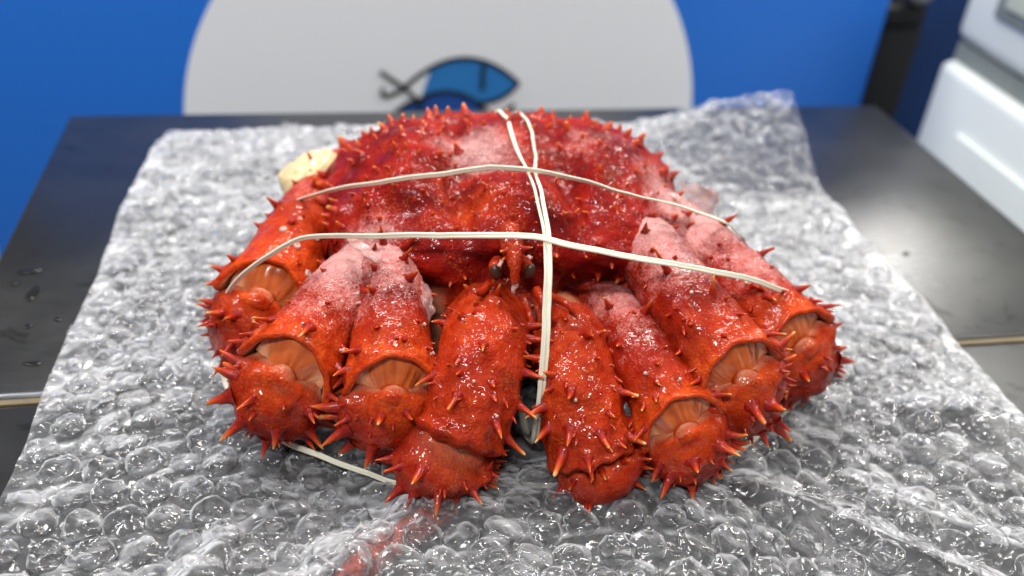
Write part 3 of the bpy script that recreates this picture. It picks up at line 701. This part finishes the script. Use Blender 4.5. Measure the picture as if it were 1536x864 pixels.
# ---------------- face
RB = V(.0805, .3725, .1015)
def small_tube(name, path, radii, mat, parent, n=24, ns=12, attrs=True, nz=0., seed=0):
    C = catmull(path, n); T, U, S = frames(C, (.1, .2, 1)); r = np.interp(np.linspace(0, 1, n), np.linspace(0, 1, len(radii)), radii)
    a = np.linspace(0, 2 * math.pi, ns, endpoint=False)
    Gq = C[:, None] + r[:, None, None] * (U[:, None] * np.cos(a)[None, :, None] + S[:, None] * np.sin(a)[None, :, None])
    if nz: Gq = Gq + nz * np.stack([fbm(Gq * 500, seed), fbm(Gq * 500, seed + 1), fbm(Gq * 500, seed + 2)], 2)
    nv_ = n * ns
    vs_ = np.vstack([Gq.reshape(-1, 3), C[:1], C[-1:]])
    fs_ = grid_faces(n, ns) + [(nv_, (j + 1) % ns, j) for j in range(ns)] + [(nv_ + 1, (n - 1) * ns + j, (n - 1) * ns + (j + 1) % ns) for j in range(ns)]
    at = None
    if mat is SHELL: at = dict(orange=np.full(len(vs_), .45), pale=np.zeros(len(vs_)), frost=np.full(len(vs_), .12))
    return mesh_obj(name, vs_, fs_, mat, parent, attrs=at)
ros = small_tube('rostrum', [RB + V(0, .012, .003), RB + V(0, .002, .0015), RB + V(0, -.006, -.002), RB + V(0, -.009, -.0065), RB + V(0, -.0105, -.0118)], [.0065, .0060, .0040, .0026, .0020], SHELL, crab, nz=.0003)
small_tube('ice_tip', [RB + V(0, -.0103, -.0113), RB + V(.0003, -.011, -.0135), RB + V(-.0003, -.0112, -.0155), RB + V(0, -.0112, -.0172)], [.0020, .0013, .0012, .0008], BARN, ros, nz=.0004)
for dx, dz, tip in ((-.0055, .0022, 0), (.0060, .0035, 1), (-.0042, -.0020, 0), (.0046, -.0015, 0)):
    add_spine(ros, RB + V(dx * .75, -.004, dz * .8), V(dx * 110, -.55, .35 + dz * 60), .0055 if tip else .0042, .0016, var=1 if tip else 6)
icicle_bead(ros, RB + V(-.0060, -.0072, -.0012), V(-.5, -.4, -.7), .0034, .0013); icicle_bead(ros, RB + V(.0062, -.0072, .0008), V(.5, -.5, -.2), .0024, .0012)
for sx_ in (-1, 1):
    e0 = V(.0808 + sx_ * .0083, .3715, .0905)
    st_ = small_tube('eye_stalk', [e0 + V(-sx_ * .003, .010, -.001), e0 + V(-sx_ * .001, .004, .0), e0 + V(0, -.001, .0005)], [.003, .0036, .0030], SHELL, crab)
    ns = 14; vs = []
    for i in range(11):
        ph = math.pi * i / 10
        for j in range(ns):
            a_ = 2 * math.pi * j / ns
            vs.append(e0 + V(0, -.0018, .0005) + V(.0028 * math.sin(ph) * math.cos(a_) + sx_ * .0006 * math.cos(ph), -.0005 + .0026 * math.sin(ph) * math.sin(a_), .0043 * math.cos(ph)))
    mesh_obj('eye', vs, grid_faces(11, ns), EYE, crab)
# antennae and mouth parts
for i, pth in enumerate(([(.094, .372, .078), (.0955, .356, .076), (.0965, .346, .069)], [(.070, .372, .082), (.064, .360, .086), (.060, .352, .092)], [(.098, .372, .075), (.104, .352, .083), (.108, .346, .079)],
                         [(.088, .374, .072), (.090, .358, .068), (.092, .350, .060)])):
    small_tube('antenna', pth, [.0024, .0017, .0006], SHELL, crab)
for i in range(9):
    x = .0815 + (i - 4) * .0052 + .001 * math.sin(i * 7)
    small_tube('mouth_part', [(x, .380, .066), (x + .002 * math.sin(i), .366, .058 + .003 * math.cos(i * 3)), (x, .362, .044), (x - .001, .366, .034)], [.0036, .0040, .0030, .002], SHELL if i % 2 else GUT, crab, nz=.0008, seed=i)
# stump of pale meat behind the left legs, curled flakes of ice
stump = small_tube('leg_stump', [(.016, .500, .050), (-.004, .507, .062), (-.018, .511, .073), (-.022, .512, .079)], [.020, .0215, .0190, .011], MEAT, crab, 24, 28, nz=.0014)
def flake(pts, nz, th=.0007, seed=0, n=18, m=9):
    A = catmull(pts[0], n); B = catmull(pts[1], n); s = np.linspace(0, 1, m)
    Gq = A[:, None] * (1 - s)[None, :, None] + B[:, None] * s[None, :, None]
    Gq = Gq + nz * np.stack([fbm(Gq * 160, seed), fbm(Gq * 160, seed + 1), fbm(Gq * 160, seed + 2)], 2)
    Nq = grid_normals(Gq, False); Gb = Gq - Nq * th
    fs = grid_faces(n, m, False) + [tuple(reversed(f)) for f in grid_faces(n, m, False, n * m)]
    per = [i * m for i in range(n)] + [(n - 1) * m + j for j in range(1, m)] + [i * m + m - 1 for i in range(n - 2, -1, -1)] + [j for j in range(m - 2, 0, -1)]
    fs += [(per[i], per[(i + 1) % len(per)], per[(i + 1) % len(per)] + n * m, per[i] + n * m) for i in range(len(per))]
    return mesh_obj('ice_flake', np.vstack([Gq.reshape(-1, 3), Gb.reshape(-1, 3)]), fs, ICE, crab)
flake(([(.004, .399, .098), (.012, .390, .097), (.019, .383, .0955)], [(.002, .394, .097), (.010, .384, .096), (.0165, .379, .0935)]), .0012, seed=3)
flake(([(.188, .44, .098), (.200, .438, .098), (.212, .442, .090)], [(.186, .432, .078), (.200, .428, .072), (.214, .434, .070)]), .003, seed=6)
flake(([(.168, .418, .105), (.176, .408, .1035), (.183, .400, .100)], [(.171, .420, .1055), (.1795, .409, .104), (.186, .402, .100)]), .0016, seed=8)
flake(([(.038, .377, .083), (.036, .366, .080), (.034, .358, .074)], [(.043, .375, .078), (.042, .364, .075), (.040, .358, .069)]), .0015, seed=12)
# barnacle rings and ice beads frozen on the legs
def put(key, fn, t, ang, **kw):
    lg, Gx, Nx, _ = legs[key]; i = int(t * 69); j = int((ang % (2 * math.pi)) / (2 * math.pi) * 88) % 88
    fn(lg, Gx[i, j], Nx[i, j], **kw)
for k, t_, a_ in (('L1', .80, .35), ('L1', .86, -.15), ('L1', .93, -.75), ('L1', .76, -.5)): put(k, barnacle, t_, a_, r=.0018, h=.0012)
for k, t_, a_ in (('L3', .86, -.05), ('L3', .82, -.75), ('L3', .93, -.9), ('R1', .80, .3), ('R1', .88, .15), ('R1', .90, -.35), ('R2', .72, .1), ('L2', .97, .15), ('L2', .92, -.8), ('L2', .74, -.5), ('R3', .78, .2)):
    put(k, icicle_bead, t_, a_, ln=random.uniform(.0014, .0030), r=random.uniform(.0006, .0011))
for (Gx, Nx, own, lst) in ((LG, LN, claw_l, ((.35, .1), (.38, .5), (.44, -.1), (.53, .5), (.67, .5), (.73, .1), (.82, -.5))), (RG, RN, claw_r, ((.40, 0), (.5, .2), (.62, .4), (.78, .3), (.6, -.6)))):
    for (t_, a_) in lst: i = int(t_ * 89); j = int((a_ % (2 * math.pi)) / (2 * math.pi) * 80) % 80; icicle_bead(own, Gx[i, j], Nx[i, j] + V(0, -.2, -.3), random.uniform(.0010, .0024), random.uniform(.0005, .0009))
for par, v_, f_, a_ in TUB.values():
    o = mesh_obj('tubercles', v_, f_, SPINE, par, attrs=dict(along=a_)); o['kind'] = 'stuff'
# a leg tip lying under the wrap in front
tipl = small_tube('leg_tip', [(.058, .318, .0065), (.040, .300, .0060), (.0202, .2856, .0060), (.006, .274, .0060), (-.006, .262, .006)], [.005, .0068, .0078, .0078, .006], SHELL, crab, 40, 20, nz=.0006)
for q in range(9):
    a_ = q / 8; p = V(.050, .309, .012) * (1 - a_) + V(-.003, .266, .011) * a_
    add_spine(tipl, p + V(random.uniform(-.006, .006), random.uniform(-.004, .004), -.001), V(random.uniform(-1, 1), random.uniform(-.5, 1), .6), .006, .0013)

# ------------------------------------------------------------------ rubber bands
top_rows = G[int(NE * .42):].reshape(-1, 3)
def car_z(x, y):
    d = (top_rows[:, 0] - x) ** 2 + (top_rows[:, 1] - y) ** 2; k = d < .0022 ** 2
    return top_rows[k, 2].max() if k.any() else -1.
def conform(C):
    z = np.array([max(p[2], car_z(p[0], p[1]) + .0004) if p[2] > .07 else p[2] for p in C]); lift = z - C[:, 2]
    for _ in range(3): lift = np.maximum(lift * .0, np.convolve(np.r_[lift[-4:], lift, lift[:4]], np.ones(9) / 9, 'valid'))
    C = C.copy(); C[:, 2] += lift; return C
def taut(P, n):
    P = np.asarray(P, float); Q = np.vstack([P, P[:1]]); s_ = np.r_[0, np.cumsum(np.linalg.norm(np.diff(Q, axis=0), axis=1))]
    t_ = np.linspace(0, s_[-1], n, endpoint=False); C = np.stack([np.interp(t_, s_, Q[:, k]) for k in range(3)], 1)
    for _ in range(2): C = np.stack([np.convolve(np.r_[C[-3:, k], C[:, k], C[:3, k]], np.ones(7) / 7, 'valid') for k in range(3)], 1)
    k_ = np.stack([fbm(C * 60, q) for q in (3, 4, 5)], 1)
    return C + .0004 * k_
def band(name, loops, label, wd=.00148, tk=.0007, tw=2.0, seed=0):
    allv, allf = [], []
    for q, L in enumerate(loops):
        n = 420; C = conform(taut(L, n)); T, U, S = frames(C, (0, 0, 1), True)
        # close the frame: spread the residual twist
        U_end = U[-1] - T[0] * (U[-1] @ T[0]); ang = math.atan2(np.cross(U[0], U_end) @ T[0], U[0] @ U_end)
        a = np.linspace(0, 2 * math.pi, 20, endpoint=False)
        prof_x = wd * np.cos(a); prof_y = tk * np.sin(a) * (1 - .55 * np.exp(-(np.cos(a) / .28) ** 2))
        off = len(allv)
        for i in range(n):
            ph = tw * math.sin(i / n * 2 * math.pi * 2 + seed + q) * .35 - ang * i / n
            u = U[i] * math.cos(ph) + S[i] * math.sin(ph); s = np.cross(T[i], u)
            for x_, y_ in zip(prof_x, prof_y): allv.append(C[i] + s * x_ + u * y_)
        fs = grid_faces(n, 20, True, off) + [(off + (n - 1) * 20 + j, off + (n - 1) * 20 + (j + 1) % 20, off + (j + 1) % 20, off + j) for j in range(20)]
        allf += fs
    o = mesh_obj(name, allv, allf, RUBBER); return tag(o, label, 'rubber band', 'rubber bands round the crab')
BB = [(-.0630, .4100, .035), (-.0570, .4000, .066), (-.0440, .3940, .0830), (-.0195, .3965, .0985), (.089, .3660, .1135), (.0975, .3585, .1135), (.1220, .353, .110), (.1499, .3499, .1055), (.19, .353, .0935), (.2200, .3590, .0790), (.2390, .3740, .062), (.2550, .3830, .030),
      (.256, .364, .0095), (.1959, .3204, .0075), (.160, .310, .008), (.1171, .3045, .0075), (.0703, .3117, .0075), (.0226, .3151, .0085), (-.0318, .3463, .012), (-.0625, .3880, .015)]
band('rubber_band', [BB], 'cream rubber band stretched over the crab face and round its leg ends', seed=1)
AA = [(-.0320, .489, .050), (-.0270, .466, .078), (-.0023, .4369, .1015), (.0400, .4200, .1170), (.0778, .4119, .1255), (.095, .4057, .1265), (.1220, .4000, .1225), (.1445, .3943, .1165), (.1750, .4000, .1060), (.2047, .4083, .0905), (.2270, .4255, .068), (.2300, .46, .03), (.19, .48, .006), (.09, .49, .005), (.0, .50, .006), (-.026, .497, .02)]
band('rubber_band', [AA], 'cream rubber band across the top of the crab shell', seed=2)
def cc(x0, x1, o):
    return [(x0, .4680, .117), (x0 * .6 + x1 * .4, .436, .118), (x1, .4074, .1235), (x1 + .0005, .388, .1215), (.0946 + o, .3667, .1140), (.0932 + o, .3514, .103), (.0905 + o, .3330, .077), (.0885 + o, .3220, .048), (.0882 + o, .3260, .018), (.089 + o, .345, .006), (.092, .42, .005), (.094, .50, .006), (x0, .555, .03), (x0, .545, .09), (x0, .505, .112)]
band('rubber_band', [cc(.0955, .0935, -.0007), cc(.1075, .0965, .0012)], 'doubled cream rubber band running front to back over the crab', wd=.00115, tw=2.6, seed=3)

# ------------------------------------------------------------------ bubble wrap
wrap = empty('bubble_wrap', (.105, .4, 0), 'crumpled clear bubble wrap sheet spread under the crab', 'bubble wrap')
FILM = mat_film('wrap_film', .13, .92, 150, .75, .17); BUB = mat_film('bubble_film', .07, .58, 140, .95, .12)
def foot(x, y):      # how strongly the crab presses the sheet flat
    return np.exp(-(np.maximum(np.hypot((x - .095) / .155, (y - .41) / .107) - .75, 0) / .09) ** 2)
def sheet(x, y):
    p = np.stack([x * 9, y * 9, 0 * x], -1)
    z = .0020 + .0050 * (fbm(p, 61, 3) + .6) * (1 + .9 * np.clip((.36 - y) / .1, 0, 1))
    # long creases running out from the crab to the front right and front left
    for (x0, y0, dx, dy, w_, h_) in ((.19, .30, .75, -.65, .010, .012), (.24, .29, .80, -.6, .014, .010), (-.05, .30, -.55, -.83, .009, .008), (.30, .34, .85, -.5, .012, .010), (.02, .27, -.1, -1, .010, .005)):
        d = (x - x0) * dy - (y - y0) * dx; al = (x - x0) * dx + (y - y0) * dy
        z = z + h_ * np.exp(-(d / w_) ** 2) * np.clip(al / .04 + .3, 0, 1) * np.exp(-np.maximum(al - .12, 0) / .1)
    z = z * (1 - .88 * foot(x, y)) + .0015
    d = (x - .0202) * -.61 + (y - .2856) * .79; al = -(x - .0202) * .79 - (y - .2856) * .61     # over the leg tip
    z = z + .0065 * np.exp(-(d / .012) ** 2) * np.clip((al + .045) / .02, 0, 1) * np.clip((.06 - al) / .03, 0, 1)
    z = np.maximum(z, .0012)
    # back right corner curls up
    c = np.clip((x - .235) / .13, 0, 1) * np.clip((y - .575) / .10, 0, 1)
    z = z + .068 * c ** 1.25
    return z
def sheet_xy(u, v):   # u 0..1 left to right, v in metres depth
    xl = -.157 + .0205 * np.clip((v - .327) / .39, -.6, 1) + .0012 * np.sin(v * 40) + .02 * np.clip((v - .68) / .04, 0, 1) ** 2
    xr = .363 + .0015 * np.sin(v * 31 + 1) + .006 * np.exp(-((v - .555) / .02) ** 2)
    yb = -.055 * np.clip((u - .62) / .38, 0, 1) ** 1.5 * np.clip((v - .6) / .117, 0, 1)
    return xl + (xr - xl) * u, v + yb
nu, nv2 = 230, 270
uu, vv = np.meshgrid(np.linspace(0, 1, nu), np.linspace(.13, .712, nv2), indexing='xy')
xs, ys = sheet_xy(uu, vv); zs = sheet(xs, ys)
zs = zs + .0012 + (.0009 * fbm(np.stack([xs * 140, ys * 140, 0 * xs], -1), 77, 3)) * (1 - .6 * foot(xs, ys))
mesh_obj('film', np.stack([xs, ys, zs], -1).reshape(-1, 3), grid_faces(nv2, nu, False), FILM, wrap)
def bubble_mesh(seed):
    r = np.random.default_rng(seed); nr, ns = 7, 16; vs = []
    for i in range(nr):
        ph = i / (nr - 1) * math.pi / 2
        for j in range(ns):
            a = 2 * math.pi * j / ns
            q = math.cos(ph) ** .55 if i < nr - 1 else .02; z = math.sin(ph) ** .8
            vs.append([q * math.cos(a), q * math.sin(a), z])
    vs = np.array(vs)
    k = r.uniform(.6, 1.1)
    d = .22 * np.stack([fbm(vs * 1.9 + seed * 7.3, seed), fbm(vs * 1.9 + seed * 3.1, seed + 1), 1.3 * fbm(vs * 2.2 + seed * 5.7, seed + 2)], -1)
    vs = vs + d * (vs[:, 2:3] > .05) * k
    if r.random() < .85:    # dented top
        c = r.uniform(-.4, .4, 2); vs[:, 2] -= r.uniform(.15, .5) * np.exp(-((vs[:, 0] - c[0]) ** 2 + (vs[:, 1] - c[1]) ** 2) / .22) * (vs[:, 2] > .1)
    vs[:, 2] = np.maximum(vs[:, 2], -.03)
    vs = vs * np.array([.0094, .0094, .0043])
    return vs, grid_faces(nr, ns) + [tuple(range((nr - 1) * ns, nr * ns))]
BM = []
for q in range(14):
    v_, f_ = bubble_mesh(q + 1); me = bpy.data.meshes.new('bubble'); me.from_pydata([tuple(p) for p in v_], [], f_)
    me.polygons.foreach_set('use_smooth', [True] * len(f_)); me.materials.append(BUB); BM.append((me, v_, f_))
CP = np.array([0, 0, .34]); bub = []
pitch = .0180; row = 0; v0 = .14
while v0 < .706:
    W_ = .50; k = 0
    u0 = .02 + (row % 2) * .5 * pitch / W_
    while u0 < .985:
        u_, v_ = u0 + rng.normal(0, .0026), v0 + rng.normal(0, .0012)
        x, y = sheet_xy(np.array(u_), np.array(v_)); bub.append((float(x), float(y))); u0 += pitch / W_
    v0 += pitch * .866; row += 1
items = []
for (x, y) in bub:
    z = float(sheet(np.array(x), np.array(y))); e_ = .004
    gx = float(sheet(np.array(x + e_), np.array(y)) - z) / e_; gy = float(sheet(np.array(x), np.array(y + e_)) - z) / e_
    n_ = nrm(V(-gx, -gy, 1)); f_ = float(foot(np.array(x), np.array(y)))
    rad = rng.uniform(.82, 1.10); ht = rng.uniform(.55, 1.30) * (1 - .8 * f_)
    n_ = nrm(n_ + rng.normal(0, .16, 3) * (1 - f_))
    # pixel-free test of how large it shows: distance to the camera, and in view
    rel = np.array([x, y, z]) - CP; d = np.linalg.norm(rel)
    fwd = V(.177, .8063, -.5644); rt = V(.9831, -.1717, .063); upv = V(.0461, .5661, .8231)
    vis = abs(rel @ rt) < .57 * (rel @ fwd) and abs(rel @ upv) < .33 * (rel @ fwd) and f_ < .93
    items.append((not vis, d, x, y, z, n_, rad, ht, rng.uniform(0, 6.28), int(rng.integers(14))))
items.sort(key=lambda q: (q[0], q[1]))
rest_v, rest_f = [], []
for i, (nvis, d, x, y, z, n_, rad, ht, a_, q) in enumerate(items):
    X_ = nrm(V(math.cos(a_), math.sin(a_), 0) - n_ * (n_ @ V(math.cos(a_), math.sin(a_), 0))); Y_ = np.cross(n_, X_)
    Mx = np.stack([X_ * rad, Y_ * rad, n_ * ht], 1); p = V(x, y, z + .0002)
    if i < 300:
        o = link('bubble', BM[q][0], wrap)
        o.matrix_basis = Matrix([list(Mx[0]) + [p[0]], list(Mx[1]) + [p[1]], list(Mx[2]) + [p[2]], [0, 0, 0, 1]])
    else:
        off = len(rest_v); rest_v += list(BM[q][1] @ Mx.T + p); rest_f += [tuple(k + off for k in f) for f in BM[q][2]]
o = mesh_obj('bubble_rows', rest_v, rest_f, BUB, wrap); o['kind'] = 'stuff'

# ------------------------------------------------------------------ drops on the steel
def drop(x, y, rx, ry, h, label):
    n = 20; vs = []; fs = []
    for i in range(6):
        ph = i / 5 * math.pi / 2
        for j in range(n):
            a_ = 2 * math.pi * j / n; k = 1 + .15 * math.sin(a_ * 2 + x * 99) + .08 * math.sin(a_ * 3 + y * 70)
            vs.append((x + rx * k * math.cos(ph) * math.cos(a_), y + ry * k * math.cos(ph) * math.sin(a_), .0006 + h * math.sin(ph)))
    tag(mesh_obj('water_drop', vs, grid_faces(6, n) + [tuple(reversed(range(n)))], WATER), label, 'water drop', 'water drops on the steel table')
G1, G2_ = 'dark water drop on the bare steel between table edge and bubble wrap', 'small dark water drop on the glossy steel facing the white freezer'
for (x, y, rx, ry, lb) in ((-.190, .528, .010, .004, 'wide flat smear of water on the bare steel beside the bubble wrap'), (-.183, .503, .004, .012, 'long narrow streak of water on the bare steel beside the bubble wrap'),
                           (-.196, .515, .004, .003, G1), (-.178, .47, .003, .003, G1), (-.163, .475, .003, .003, G1), (-.168, .435, .006, .003, G1),
                           (.395, .505, .004, .003, G2_), (.455, .445, .005, .010, 'long water streak on the glossy steel facing the white freezer'), (.43, .38, .006, .003, G2_), (.44, .365, .008, .003, G2_)):
    drop(x, y, rx * .7, ry * .7, .0004, lb)
